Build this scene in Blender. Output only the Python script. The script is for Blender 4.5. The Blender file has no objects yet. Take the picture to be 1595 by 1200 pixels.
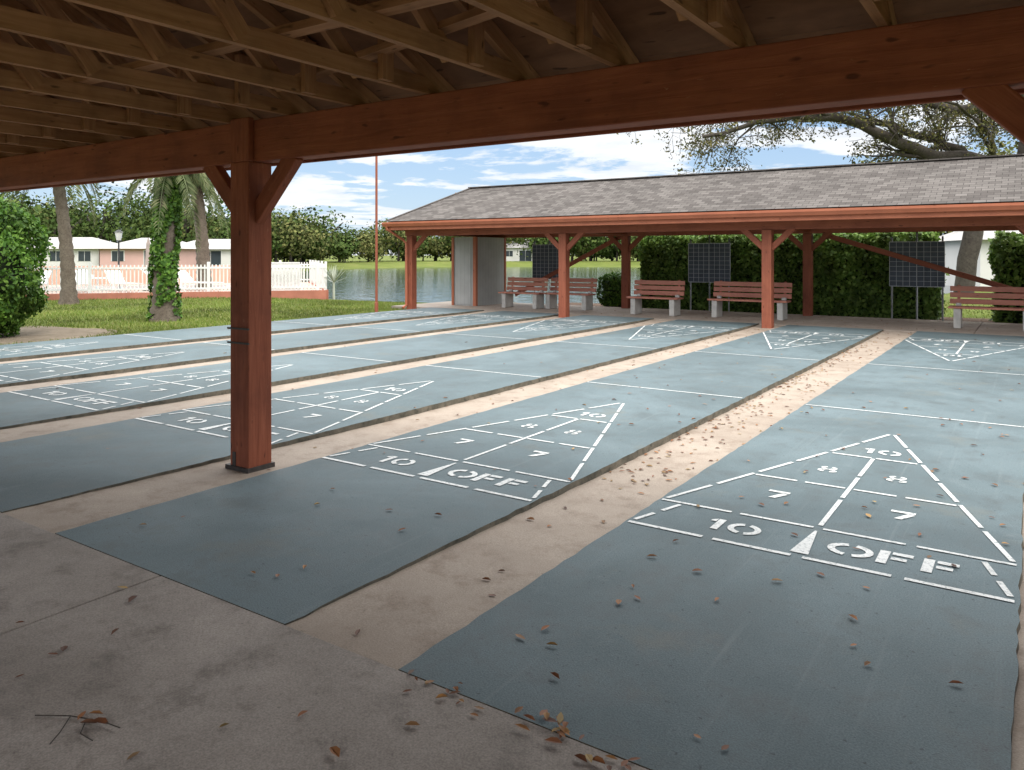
import bpy, math, random
import numpy as np
from mathutils import Vector, Matrix
random.seed(7)
rng = np.random.default_rng(7)
scene = bpy.context.scene
COL = scene.collection

# ------------------------------------------------------------------ node helpers
def node(nt, t, ins=None, **props):
    n = nt.nodes.new(t)
    for k, v in props.items():
        setattr(n, k, v)
    if ins:
        for k, v in ins.items():
            if isinstance(v, bpy.types.NodeSocket):
                nt.links.new(v, n.inputs[k])
            else:
                n.inputs[k].default_value = v
    return n
def new_mat(name, rough=0.7, spec=0.3):
    m = bpy.data.materials.new(name); m.use_nodes = True
    nt = m.node_tree
    b = nt.nodes['Principled BSDF']
    b.inputs['Roughness'].default_value = rough
    b.inputs['Specular IOR Level'].default_value = spec
    return m, nt, b
def coords(nt, kind='Object', scale=(1, 1, 1), rot=(0, 0, 0)):
    tc = node(nt, 'ShaderNodeTexCoord')
    mp = node(nt, 'ShaderNodeMapping', {'Vector': tc.outputs[kind], 'Scale': scale, 'Rotation': rot})
    return mp.outputs['Vector']
def noise(nt, vec, scale, detail=4, rough=0.55, dist=0.0):
    n = node(nt, 'ShaderNodeTexNoise', {'Vector': vec, 'Scale': scale, 'Detail': detail, 'Roughness': rough, 'Distortion': dist})
    return n.outputs['Fac']
def ramp(nt, fac, stops):
    r = node(nt, 'ShaderNodeValToRGB', {'Fac': fac})
    e = r.color_ramp.elements
    while len(e) < len(stops): e.new(0.5)
    for i, (p, c) in enumerate(stops):
        e[i].position = p
        e[i].color = (c, c, c, 1) if isinstance(c, (int, float)) else (*c, 1)
    return r.outputs['Color']
def mix(nt, fac, a, b, blend='MIX'):
    n = nt.nodes.new('ShaderNodeMix'); n.data_type = 'RGBA'; n.blend_type = blend
    for idx, v in ((0, fac), (6, a), (7, b)):
        if isinstance(v, bpy.types.NodeSocket): nt.links.new(v, n.inputs[idx])
        elif idx == 0: n.inputs[0].default_value = v
        else: n.inputs[idx].default_value = (*v, 1) if len(v) == 3 else v
    return n.outputs[2]
def bump(nt, bsdf, h, strength, dist=0.01):
    b = node(nt, 'ShaderNodeBump', {'Height': h, 'Strength': strength, 'Distance': dist})
    nt.links.new(b.outputs['Normal'], bsdf.inputs['Normal'])
def setc(nt, bsdf, c, key='Base Color'):
    if isinstance(c, bpy.types.NodeSocket): nt.links.new(c, bsdf.inputs[key])
    else: bsdf.inputs[key].default_value = (*c, 1)
def simple(name, c, rough=0.6, var=0.15, scale=3.0, metal=0.0, bs=0.15, spec=0.3):
    m, nt, b = new_mat(name, rough, spec)
    v = coords(nt)
    f = noise(nt, v, scale, 4, 0.6)
    lo = tuple(x * (1 - var) for x in c); hi = tuple(min(1, x * (1 + var)) for x in c)
    setc(nt, b, ramp(nt, f, [(0.3, lo), (0.7, hi)]))
    b.inputs['Metallic'].default_value = metal
    return m

# ------------------------------------------------------------------ materials
def m_concrete(name, lo, hi, stain, sc=1.0, seed=0.0, rough=0.75, pit=.45, fc=.4):
    m, nt, b = new_mat(name, rough, 0.3)
    v = coords(nt)
    v2 = node(nt, 'ShaderNodeVectorMath', {0: v, 1: (seed, seed * 1.7, 0)}, operation='ADD').outputs[0]
    big = noise(nt, v2, 0.8 * sc, 5, 0.65, 0.4)
    mid = noise(nt, v2, 4 * sc, 6, 0.7)
    fine = noise(nt, v2, 140, 2, 0.7)
    c = ramp(nt, big, [(0.3, lo), (0.7, hi)])
    c = mix(nt, ramp(nt, mid, [(0.32, .9), (0.48, 0.22), (0.7, 0.0)]), c, stain)
    c = mix(nt, fc, c, ramp(nt, fine, [(0.3, 0.55), (0.7, 1.4)]), 'MULTIPLY')
    pits = ramp(nt, noise(nt, v2, 34, 2, 0.6), [(0.68, 0.0), (0.76, pit)])
    c = mix(nt, pits, c, tuple(x * 0.5 for x in stain))
    setc(nt, b, c)
    bump(nt, b, fine, 0.4, 0.004)
    return m
M_APRON = m_concrete('apron_concrete', (.25, .215, .185), (.40, .35, .31), (.175, .15, .13), 1.1, fc=.55)
M_GUT = m_concrete('gutter_concrete', (.31, .25, .20), (.43, .355, .29), (.25, .19, .145), 1.3, 3.1, fc=.5)
M_PATIO = m_concrete('patio_concrete', (.33, .265, .215), (.44, .37, .31), (.25, .19, .15), 1.5, 5.7)
M_EDGE = m_concrete('rough_edge', (.07, .065, .05), (.2, .17, .13), (.04, .04, .03), 4, 1.2, 0.9)
M_WHITECONC = simple('cast_concrete', (.5, .48, .45), 0.8, 0.15, 6)
def m_court():
    m, nt, b = new_mat('court_paint', 0.6, 0.25)
    v = coords(nt)
    big = noise(nt, v, 0.5, 5, 0.62, 0.6)
    mid = noise(nt, v, 3.2, 7, 0.75, 0.2)
    fine = noise(nt, v, 150, 2, 0.7)
    c = ramp(nt, big, [(0.3, (.078, .106, .114)), (0.5, (.108, .146, .158)), (0.72, (.15, .198, .214))])
    c = mix(nt, ramp(nt, mid, [(0.3, 0.75), (0.5, 0.0)]), c, (.062, .08, .083))
    c = mix(nt, ramp(nt, mid, [(0.56, 0.0), (0.75, 0.6)]), c, (.19, .225, .235))
    c = mix(nt, ramp(nt, noise(nt, v, 1.3, 5, .7), [(0.57, 0.0), (0.78, 0.65)]), c, (.155, .15, .12))
    sp = ramp(nt, noise(nt, v, 38, 2, 0.6), [(0.65, 0.0), (0.73, 0.7)])
    c = mix(nt, sp, c, (.045, .052, .053))
    c = mix(nt, 0.6, c, ramp(nt, fine, [(0.3, 0.5), (0.7, 1.45)]), 'MULTIPLY')
    # faint long scuffs left by the discs along the lane
    sc = noise(nt, node(nt, 'ShaderNodeMapping', {'Vector': v, 'Scale': (22, .55, 1)}).outputs[0], 1.0, 4, .6)
    c = mix(nt, ramp(nt, sc, [(0.6, 0.0), (0.75, 0.3)]), c, (.2, .235, .24))
    setc(nt, b, c)
    nt.links.new(ramp(nt, mid, [(0.3, 0.5), (0.7, 0.75)]), b.inputs['Roughness'])
    bump(nt, b, fine, 0.45, 0.004)
    return m
M_COURT = m_court()
def m_line():
    m, nt, b = new_mat('white_line_paint', 0.6, 0.3)
    v = coords(nt)
    w = ramp(nt, noise(nt, v, 50, 5, 0.75), [(0.36, 1.0), (0.46, 0.15), (0.6, 0.0)])
    g = ramp(nt, noise(nt, v, 2.0, 3), [(0.3, (.62, .62, .6)), (0.7, (.8, .8, .78))])
    setc(nt, b, mix(nt, w, g, (.22, .25, .26)))
    return m
M_LINE = m_line()
def m_wood(name, lo, hi, dark, gs=22, rough=0.6, bs=0.4, peel=None, spec=.3):
    m, nt, b = new_mat(name, rough, spec)
    v = coords(nt, 'UV', (1.2, gs, 1))
    g = noise(nt, v, 1.5, 6, 0.65, 0.6)
    v2 = coords(nt, 'UV')
    bl = noise(nt, v2, 2.2, 4, 0.6)
    c = ramp(nt, g, [(0.3, lo), (0.7, hi)])
    c = mix(nt, ramp(nt, bl, [(0.3, 0.65), (0.55, 0.0)]), c, dark)
    kn = ramp(nt, noise(nt, coords(nt, 'UV', (1, 3, 1)), 7, 1), [(0.68, 0.0), (0.75, 0.8)])
    c = mix(nt, kn, c, tuple(x * 0.55 for x in dark))
    if peel:
        p = ramp(nt, noise(nt, coords(nt, 'UV', (3, 9, 1)), 3, 6, .75), [(0.64, 0.0), (0.68, 0.8)])
        c = mix(nt, p, c, peel)
    setc(nt, b, c)
    bump(nt, b, g, bs, 0.006)
    return m
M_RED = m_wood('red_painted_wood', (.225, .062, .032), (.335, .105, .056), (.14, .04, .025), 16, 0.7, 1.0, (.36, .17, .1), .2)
M_RED2 = m_wood('red_trim_paint', (.40, .13, .07), (.48, .165, .09), (.32, .1, .055), 10, 0.5, 0.15)
M_SLAT = m_wood('bench_slat_paint', (.44, .17, .12), (.54, .23, .16), (.33, .12, .09), 12, 0.5, 0.2)
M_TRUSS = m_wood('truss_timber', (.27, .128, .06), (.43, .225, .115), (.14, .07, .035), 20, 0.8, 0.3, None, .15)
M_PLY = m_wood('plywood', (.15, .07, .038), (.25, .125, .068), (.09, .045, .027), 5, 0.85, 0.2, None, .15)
M_GALV = simple('galvanised', (.35, .36, .36), 0.45, .15, 8, 0.6)
M_DARKMETAL = simple('dark_metal', (.05, .05, .05), 0.45, .2, 8, 0.3)
def m_shingle():
    m, nt, b = new_mat('asphalt_shingle', 0.9, 0.15)
    v = coords(nt, 'UV')
    br = node(nt, 'ShaderNodeTexBrick', {'Vector': v, 'Color1': (.09, .078, .072, 1), 'Color2': (.165, .147, .136, 1), 'Mortar': (.04, .036, .033, 1),
              'Scale': 1.0, 'Mortar Size': 0.005, 'Bias': 0.0, 'Brick Width': 0.2, 'Row Height': 0.12})
    c = mix(nt, 0.6, br.outputs['Color'], ramp(nt, noise(nt, v, 0.7, 5, .7), [(0.3, .65), (0.7, 1.25)]), 'MULTIPLY')
    c = mix(nt, 0.5, c, ramp(nt, noise(nt, v, 60, 2, .7), [(0.3, .6), (0.7, 1.4)]), 'MULTIPLY')
    setc(nt, b, c)
    bump(nt, b, br.outputs['Fac'], -0.5, 0.01)
    return m
M_SHING = m_shingle()
def m_grass():
    m, nt, b = new_mat('grass_ground', 0.9, 0.15)
    v = coords(nt)
    a = noise(nt, v, 0.25, 5, 0.65)
    f = noise(nt, v, 9, 4, 0.75)
    c = ramp(nt, a, [(0.3, (.095, .125, .022)), (0.55, (.14, .17, .035)), (0.75, (.2, .19, .06))])
    c = mix(nt, 0.7, c, ramp(nt, f, [(0.3, .5), (0.7, 1.4)]), 'MULTIPLY')
    c = mix(nt, ramp(nt, noise(nt, v, 0.6, 6, .75), [(0.58, 0.0), (0.72, 0.7)]), c, (.2, .15, .085))
    setc(nt, b, c)
    bump(nt, b, noise(nt, v, 30, 2, .7), 0.8, 0.04)
    return m
M_GRASS = m_grass()
M_MULCH = m_concrete('mulch', (.085, .05, .03), (.17, .1, .065), (.04, .028, .02), 3, 2.2, 0.95)
M_DIRT = m_concrete('dirt', (.15, .115, .08), (.24, .19, .14), (.1, .08, .05), 2, 4.2, 0.95)
def m_leaf(name, stops, clump=1.0, trans=0.25, rough=0.55, spec=.3):
    m, nt, b = new_mat(name, rough, spec)
    geo = node(nt, 'ShaderNodeNewGeometry')
    c = ramp(nt, geo.outputs['Random Per Island'], stops)
    n = noise(nt, coords(nt), clump, 2, 0.6)
    c = mix(nt, 0.85, c, ramp(nt, n, [(0.32, .42), (0.65, 1.35)]), 'MULTIPLY')
    setc(nt, b, c)
    if trans > 0:
        tr = node(nt, 'ShaderNodeBsdfTranslucent', {'Color': c})
        ms = node(nt, 'ShaderNodeMixShader', {0: trans, 1: b.outputs[0], 2: tr.outputs[0]})
        nt.links.new(ms.outputs[0], nt.nodes['Material Output'].inputs['Surface'])
    return m
M_HEDGE = m_leaf('hedge_leaf', [(0, (.06, .12, .02)), (.5, (.12, .21, .035)), (1, (.22, .32, .07))], 2.5)
M_BUSH = m_leaf('bush_leaf', [(0, (.035, .09, .012)), (.5, (.08, .18, .02)), (1, (.16, .27, .04))], 2.0)
M_TREE = m_leaf('tree_leaf', [(0, (.035, .06, .014)), (.5, (.06, .095, .024)), (1, (.1, .13, .035))], .35, 0, .8, .08)
M_TREE2 = m_leaf('olive_tree_leaf', [(0, (.07, .085, .028)), (.5, (.115, .13, .04)), (1, (.19, .18, .065))], .4, 0, .8, .08)
M_OAKLEAF = m_leaf('oak_leaf', [(0, (.05, .05, .015)), (.5, (.10, .105, .03)), (1, (.2, .16, .05))], 1.0, .2)
M_PALM = m_leaf('palm_leaf', [(0, (.09, .115, .045)), (.5, (.15, .19, .08)), (1, (.27, .27, .14))], 1.5, .2)
M_BLADE = m_leaf('grass_blade', [(0, (.09, .14, .02)), (.6, (.16, .21, .035)), (1, (.26, .25, .09))], .4, .3)
M_FALLEN = m_leaf('fallen_leaf', [(0, (.09, .035, .018)), (.35, (.22, .08, .03)), (.65, (.33, .15, .05)), (.85, (.36, .24, .08)), (1, (.14, .05, .035))], 6, 0)
M_BARK = m_concrete('bark', (.05, .04, .032), (.105, .09, .075), (.03, .024, .02), 3, 8.1, 0.95)
M_PTRUNK = m_concrete('palm_trunk', (.11, .085, .065), (.2, .165, .13), (.055, .042, .032), 5, 2.9, 0.95)
def m_water():
    m, nt, b = new_mat('lake_water', 0.07, 0.5)
    setc(nt, b, (.035, .06, .065))
    v = coords(nt, 'Object', (1, 1, 1), (0, 0, math.radians(33)))
    v3 = node(nt, 'ShaderNodeMapping', {'Vector': v, 'Scale': (.5, 1.6, 1)}).outputs[0]
    bump(nt, b, noise(nt, v3, 1.3, 4, .6), 0.35, 0.12)
    return m
M_WATER = m_water()
def m_siding():
    m, nt, b = new_mat('panel_siding', 0.6, 0.3)
    v = coords(nt)
    w = node(nt, 'ShaderNodeTexWave', {'Vector': node(nt, 'ShaderNodeMapping', {'Vector': v, 'Rotation': (0, 0, math.radians(45))}).outputs[0], 'Scale': 3.2, 'Distortion': 0}, bands_direction='X')
    g = ramp(nt, w.outputs['Fac'], [(0.0, .78), (0.04, 1.0)])
    c = ramp(nt, noise(nt, v, 2, 4), [(0.3, (.36, .36, .35)), (0.7, (.44, .44, .43))])
    setc(nt, b, mix(nt, 1.0, c, g, 'MULTIPLY'))
    return m
M_SIDING = m_siding()
M_WHITE = simple('white_paint', (.74, .73, .71), 0.5, .06, 3)
M_BOARD = simple('blackboard', (.07, .085, .11), 0.5, .3, 4)
M_GRID = simple('chalk_white', (.5, .52, .54), 0.6, .1, 4)
M_CORAL = simple('coral_paint', (.40, .155, .105), 0.8, .15, 2)
M_PEACH = simple('peach_stucco', (.60, .35, .26), 0.8, .1, 2)
M_PINKDECK = simple('pool_deck', (.5, .36, .3), 0.8, .15, 1.5)
M_HOUSE = simple('house_stucco', (.66, .64, .61), 0.8, .06, .5)
M_PINKHOUSE = simple('pink_stucco', (.62, .39, .35), 0.8, .06, .5)
M_HROOF = simple('house_roof_tile', (.40, .38, .365), 0.8, .15, .8)
M_GLASS = simple('window_glass', (.04, .05, .06), 0.1, .2, 1, spec=.5)
M_PLATE = simple('steel_plate', (.07, .06, .055), 0.6, .3, 20, 0.3)
M_GLOBE = simple('lamp_globe', (.6, .6, .58), 0.3)
M_FAB = simple('umbrella_fabric', (.33, .27, .24), 0.9)
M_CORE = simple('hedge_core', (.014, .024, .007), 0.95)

# ------------------------------------------------------------------ mesh builder
class MB:
    def __init__(s): s.v = []; s.f = []; s.m = []; s.uv = []
    def face(s, pts, mi=0, uvs=None):
        n = len(s.v); s.v += [tuple(p) for p in pts]
        s.f.append(tuple(range(n, n + len(pts)))); s.m.append(mi)
        s.uv += uvs if uvs else [(p[0], p[1]) for p in pts]
    def beam(s, p0, p1, w, h, mi=0, up=(0, 0, 1)):
        p0 = Vector(p0); p1 = Vector(p1); a = (p1 - p0); L = a.length; a.normalize()
        sd = a.cross(Vector(up)).normalized(); t = sd.cross(a)
        c = {}
        for i in (0, 1):
            for j in (-1, 1):
                for k in (-1, 1):
                    c[i, j, k] = (p0 if i == 0 else p1) + sd * (j * w / 2) + t * (k * h / 2)
        ou, ov = random.random() * 50, random.random() * 50
        def q(ks, kind):
            pts = [c[k] for k in ks]; uvs = []
            for k in ks:
                U = k[0] * L
                if kind == 0: uvs.append((ou + U, ov + k[2] * h / 2))
                elif kind == 1: uvs.append((ou + U, ov + 3 + k[1] * w / 2))
                else: uvs.append((ou + k[1] * w / 2, ov + 7 + k[2] * h / 2))
            s.face(pts, mi, uvs)
        q([(0, 1, -1), (1, 1, -1), (1, 1, 1), (0, 1, 1)], 0)
        q([(0, -1, -1), (0, -1, 1), (1, -1, 1), (1, -1, -1)], 0)
        q([(0, -1, 1), (0, 1, 1), (1, 1, 1), (1, -1, 1)], 1)
        q([(0, -1, -1), (1, -1, -1), (1, 1, -1), (0, 1, -1)], 1)
        q([(0, -1, -1), (0, 1, -1), (0, 1, 1), (0, -1, 1)], 2)
        q([(1, -1, -1), (1, -1, 1), (1, 1, 1), (1, 1, -1)], 2)
    def box(s, x0, x1, y0, y1, z0, z1, mi=0):
        dx, dy, dz = x1 - x0, y1 - y0, z1 - z0
        cx, cy, cz = (x0 + x1) / 2, (y0 + y1) / 2, (z0 + z1) / 2
        if dz >= dx and dz >= dy: s.beam((cx, cy, z0), (cx, cy, z1), dx, dy, mi, (0, 1, 0))
        elif dx >= dy: s.beam((x0, cy, cz), (x1, cy, cz), dy, dz, mi)
        else: s.beam((cx, y0, cz), (cx, y1, cz), dx, dz, mi)
    def tube(s, pts, rad, n=8, mi=0, cap=True):
        pts = [Vector(p) for p in pts]; b0 = len(s.v)
        for i, p in enumerate(pts):
            d = (pts[min(i + 1, len(pts) - 1)] - pts[max(i - 1, 0)]).normalized()
            ref = Vector((1, 0, 0)) if abs(d.x) < .8 else Vector((0, 1, 0))
            a = d.cross(ref).normalized(); b = d.cross(a)
            for k in range(n):
                t = 2 * math.pi * k / n
                s.v.append(tuple(p + (a * math.cos(t) + b * math.sin(t)) * rad[i]))
        for i in range(len(pts) - 1):
            for k in range(n):
                k2 = (k + 1) % n
                s.f.append((b0 + i * n + k, b0 + i * n + k2, b0 + (i + 1) * n + k2, b0 + (i + 1) * n + k)); s.m.append(mi)
                s.uv += [(i * .3, k / n), (i * .3, (k + 1) / n), (i * .3 + .3, (k + 1) / n), (i * .3 + .3, k / n)]
        if cap:
            for r in (0, len(pts) - 1):
                s.f.append(tuple(b0 + r * n + k for k in range(n))); s.m.append(mi); s.uv += [(0, 0)] * n
    def obj(s, name, mats, parent=None, smooth=False, bevel=0, loc=None, rotz=0):
        me = bpy.data.meshes.new(name)
        me.from_pydata(s.v, [], s.f)
        for m in (mats if isinstance(mats, list) else [mats]): me.materials.append(m)
        me.polygons.foreach_set('material_index', s.m)
        ul = me.uv_layers.new(name='UVMap')
        ul.data.foreach_set('uv', np.array(s.uv, dtype=np.float32).ravel())
        if smooth: me.polygons.foreach_set('use_smooth', [True] * len(s.f))
        me.update()
        o = bpy.data.objects.new(name, me); COL.objects.link(o)
        if parent: o.parent = parent
        if loc: o.location = loc
        o.rotation_euler[2] = rotz
        if bevel:
            import bmesh
            bm = bmesh.new(); bm.from_mesh(me); bmesh.ops.remove_doubles(bm, verts=bm.verts, dist=1e-5); bm.to_mesh(me); bm.free()
            md = o.modifiers.new('bev', 'BEVEL'); md.width = bevel; md.segments = 2; md.limit_method = 'ANGLE'
        return o
def empty(name, loc=(0, 0, 0), rotz=0):
    e = bpy.data.objects.new(name, None); COL.objects.link(e); e.location = loc; e.rotation_euler[2] = rotz
    e.empty_display_size = .2
    return e
def leaf_mesh(name, P, size, mat, parent=None, aspect=.6, normals=None, jitter=.5, loc=None, rotz=0):
    P = np.asarray(P, dtype=np.float64); n = len(P)
    sz = size * (0.6 + 0.8 * rng.random(n))
    a = rng.normal(size=(n, 3))
    if normals is not None: nn = normals + jitter * rng.normal(size=(n, 3)); a = np.cross(nn, a)
    a /= np.linalg.norm(a, axis=1)[:, None] + 1e-9
    b = rng.normal(size=(n, 3))
    if normals is not None: b = np.cross(nn, a)
    else: b = np.cross(a, b)
    b /= np.linalg.norm(b, axis=1)[:, None] + 1e-9
    A = a * sz[:, None] * .5; B = b * sz[:, None] * .5 * aspect
    V = np.stack([P - A, P + B, P + A, P - B], 1).reshape(-1, 3)
    me = bpy.data.meshes.new(name)
    me.vertices.add(4 * n); me.vertices.foreach_set('co', V.ravel())
    me.loops.add(4 * n); me.loops.foreach_set('vertex_index', np.arange(4 * n, dtype=np.int32))
    me.polygons.add(n); me.polygons.foreach_set('loop_start', np.arange(0, 4 * n, 4, dtype=np.int32))
    me.update(calc_edges=True); me.validate()
    me.materials.append(mat)
    o = bpy.data.objects.new(name, me); COL.objects.link(o)
    if parent: o.parent = parent
    if loc: o.location = loc
    o.rotation_euler[2] = rotz
    return o
def crown_pts(c, r, n, k=14, sub=.42):
    """uneven crown: k sub-clumps spread in the ellipsoid, leaves near the clump shells"""
    c = np.array(c); r = np.array(r)
    d = rng.normal(size=(k, 3)); d /= np.linalg.norm(d, axis=1)[:, None]
    cc = d * (rng.random(k) ** .5)[:, None] * .72
    sr = sub * (.6 + .7 * rng.random(k))
    idx = rng.integers(0, k, n)
    e = rng.normal(size=(n, 3)); e /= np.linalg.norm(e, axis=1)[:, None]
    rad = sr[idx] * (.6 + .45 * rng.random(n))
    p = cc[idx] + e * rad[:, None]
    return c + p * r, e + p * .8

# ------------------------------------------------------------------ terrain + lake
LC = Vector((-41.84, 73.08)); LROT = math.radians(33.88); LA, LB = 34.0, 50.0
def lake_r(x, y):
    dx, dy = x - LC.x, y - LC.y
    a = dx * math.cos(LROT) + dy * math.sin(LROT)
    b = -dx * math.sin(LROT) + dy * math.cos(LROT)
    th = math.atan2(b, a)
    w = 1 + .03 * math.sin(3 * th + 1) + .02 * math.sin(7 * th)
    return math.sqrt((a / LA) ** 2 + (b / LB) ** 2) / w
def lake_pt(r, th):
    w = 1 + .03 * math.sin(3 * th + 1) + .02 * math.sin(7 * th)
    a = LA * r * w * math.cos(th); b = LB * r * w * math.sin(th)
    return LC.x + a * math.cos(LROT) - b * math.sin(LROT), LC.y + a * math.sin(LROT) + b * math.cos(LROT)
def ground_h(x, y):
    r = lake_r(x, y)
    if r < 1: return -.62 - min(1, (1 - r) * 6) * .6
    t = min(1, (r - 1) / .2); t = t * t * (3 - 2 * t)
    base = -.10
    far = (y * .83 - x * .557)
    if far > 95: base = -.1 + min(1, (far - 95) / 40) * .35
    return -.62 + t * (base + .62)
def axis_vals():
    a = [i * 1.0 for i in range(-60, 61)]
    v = 60; st = 1.5
    while v < 900:
        v += st; st = min(st * 1.12, 80); a += [v, -v]
    return sorted(a)
ax = [v - 20 for v in axis_vals()]; ay = [v + 30 for v in axis_vals()]
me = bpy.data.meshes.new('ground')
vs = [(x, y, ground_h(x, y)) for y in ay for x in ax]
W = len(ax)
fs = [(j * W + i, j * W + i + 1, (j + 1) * W + i + 1, (j + 1) * W + i) for j in range(len(ay) - 1) for i in range(W - 1)]
me.from_pydata(vs, [], fs); me.polygons.foreach_set('use_smooth', [True] * len(fs)); me.materials.append(M_GRASS)
g = bpy.data.objects.new('ground', me); COL.objects.link(g)
mb = MB(); ring = [(*lake_pt(1.06, 2 * math.pi * i / 96), -.6) for i in range(96)]
mb.face(ring); mb.obj('lake_water', M_WATER)

# ------------------------------------------------------------------ courts
Y0, Y1 = 2.086, 16.9
CW = 1.835; PITCH = 2.44; XR0 = -.055
SUMY = 19.45
def rect(x0, y0, x1, y1): return [(x0, y0), (x1, y0), (x1, y1), (x0, y1)]
def seg(x0, y0, x1, y1, w=.026):
    d = Vector((x1 - x0, y1 - y0)).normalized(); n = Vector((-d.y, d.x)) * w / 2
    return [(x0 - n.x, y0 - n.y), (x1 - n.x, y1 - n.y), (x1 + n.x, y1 + n.y), (x0 + n.x, y0 + n.y)]
def dashed(x0, y0, x1, y1, n, gap=.05, w=.026):
    L = math.hypot(x1 - x0, y1 - y0); g = gap / L; out = []
    for i in range(n):
        a = i / n + (g / 2 if i else 0); b = (i + 1) / n - (g / 2 if i < n - 1 else 0)
        out.append(seg(x0 + (x1 - x0) * a, y0 + (y1 - y0) * a, x0 + (x1 - x0) * b, y0 + (y1 - y0) * b, w))
    return out
def arc(cx, cy, rx, ry, t, a0, a1, n=9):
    out = []
    for i in range(n):
        A = math.radians(a0 + (a1 - a0) * i / n); B = math.radians(a0 + (a1 - a0) * (i + 1) / n)
        out.append([(cx + (rx - t) * math.cos(A), cy + (ry - t) * math.sin(A)), (cx + rx * math.cos(A), cy + ry * math.sin(A)),
                    (cx + rx * math.cos(B), cy + ry * math.sin(B)), (cx + (rx - t) * math.cos(B), cy + (ry - t) * math.sin(B))])
    return out
def glyph(ch):
    if ch in '0O':
        w = .52 if ch == '0' else .6
        return arc(0, 0, w, .5, .2, -78, 78) + arc(0, 0, w, .5, .2, 102, 258)
    if ch == '1': return [rect(-.1, -.5, .13, .5), [(-.3, .22), (-.13, .22), (-.13, .5), (-.3, .34)]]
    if ch == '7': return [rect(-.4, .28, .42, .5), [(-.2, -.5), (.06, -.5), (.42, .2), (.16, .24)], ]
    if ch == '8':
        return (arc(0, .25, .36, .25, .15, -70, 70, 6) + arc(0, .25, .36, .25, .15, 110, 250, 6) +
                arc(0, -.25, .42, .25, .15, -70, 70, 6) + arc(0, -.25, .42, .25, .15, 110, 250, 6) + [rect(-.2, -.06, .2, .06)])
    if ch == 'F': return [rect(-.38, -.5, -.12, .5), rect(-.06, .28, .45, .5), rect(-.06, -.1, .33, .1)]
def text(s, cx, cy, h, adv, wx=1.0):
    out = []; n = len(s)
    for i, ch in enumerate(s):
        ox = cx + (i - (n - 1) / 2) * adv
        for p in glyph(ch): out.append([(ox + x * h * wx, cy + y * h) for x, y in p])
    return out
def triangle():
    P = []
    b0, b1, b2, b3, ap = 3.95, 4.42, 5.27, 6.16, 7.04
    P += dashed(-.9, b0, .9, b0, 4, .055, .03)
    P += dashed(-.9, b1, .9, b1, 4, .05)
    hw = lambda y: .9 * (ap - y) / (ap - b1)
    P += dashed(-hw(b2) + .02, b2, hw(b2) - .02, b2, 4, .05)
    P += dashed(-hw(b3) + .02, b3, hw(b3) - .02, b3, 2, .03)
    for s in (-1, 1):
        P += dashed(s * .885, b1 + .04, s * .02, ap, 6, .06)
        P += dashed(s * .77, b1 - .04, s * .885, b0 + .05, 2, .07)
    P += dashed(0, b1 + .05, 0, b3 - .02, 3, .05)
    P += [[(-.045, b0 + .05), (.045, b0 + .05), (.006, b1 - .05), (-.006, b1 - .05)]]
    P += text('10', -.40, 4.18, .17, .145)
    P += text('OFF', .40, 4.18, .18, .195)
    P += text('7', -.35, 4.9, .155, .1) + text('7', .345, 4.9, .155, .1)
    P += text('8', -.21, 5.67, .15, .1) + text('8', .22, 5.67, .15, .1)
    P += text('10', 0.01, 6.38, .15, .13)
    return P
TRI = triangle()
for i in range(-1, 6):
    xr = XR0 - PITCH * i; xl = xr - CW; cx = (xl + xr) / 2
    e = empty('shuffleboard_court')
    mb = MB(); n = 150; L = []; R = []
    for k in range(n + 1):
        y = Y0 + (Y1 - Y0) * k / n
        L.append((xl + random.uniform(-.006, .006), y)); R.append((xr + random.uniform(-.008, .006), y))
    for k in range(n):
        mb.face([(*L[k], 0), (*R[k], 0), (*R[k + 1], 0), (*L[k + 1], 0)], 0)
        for S, sg in ((L, -1), (R, 1)):
            o = .008 * sg
            a = [(S[k][0], S[k][1], 0), (S[k + 1][0], S[k + 1][1], 0), (S[k + 1][0] + o, S[k + 1][1], -.12), (S[k][0] + o, S[k][1], -.12)]
            mb.face(a if sg < 0 else a[::-1], 1)
    mb.face([(xl, Y0, -.12), (xr, Y0, -.12), (xr, Y0, 0), (xl, Y0, 0)], 1)
    mb.face([(xl, Y1, 0), (xr, Y1, 0), (xr, Y1, -.12), (xl, Y1, -.12)], 1)
    mb.obj('court_slab', [M_COURT, M_EDGE], e)
    mk = MB()
    for p in TRI:
        mk.face([(cx + x, y, .004) for x, y in p])
        mk.face([(cx - x, SUMY - y, .004) for x, y in p])
    for y in (8.0, 11.45):
        mk.face([(cx + x, yy, .004) for x, yy in rect(-.905, y - .013, .905, y + .013)])
    mk.obj('court_markings', M_LINE, e)
# drainage strips between the courts (fall slightly towards the middle)
mb = MB()
def gz(y):
    t = min(1, max(0, (y - Y0) / 3.2)); u = min(1, max(0, (Y1 + .1 - y) / 1.5))
    return -.006 - .045 * t * min(1, u + .3)
gaps = [(XR0 - PITCH * i, XR0 - PITCH * i + PITCH - CW) for i in range(-1, 6)] + [(XR0 - PITCH * 5 - CW - .3, XR0 - PITCH * 5 - CW)]
for (a, b) in gaps:
    for k in range(30):
        ya = Y0 + (Y1 - Y0) * k / 30; yb = Y0 + (Y1 - Y0) * (k + 1) / 30
        mb.face([(a - .004, ya, gz(ya)), (b + .004, ya, gz(ya)), (b + .004, yb, gz(yb)), (a - .004, yb, gz(yb))])
mb.obj('concrete_strips', M_GUT)
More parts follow.
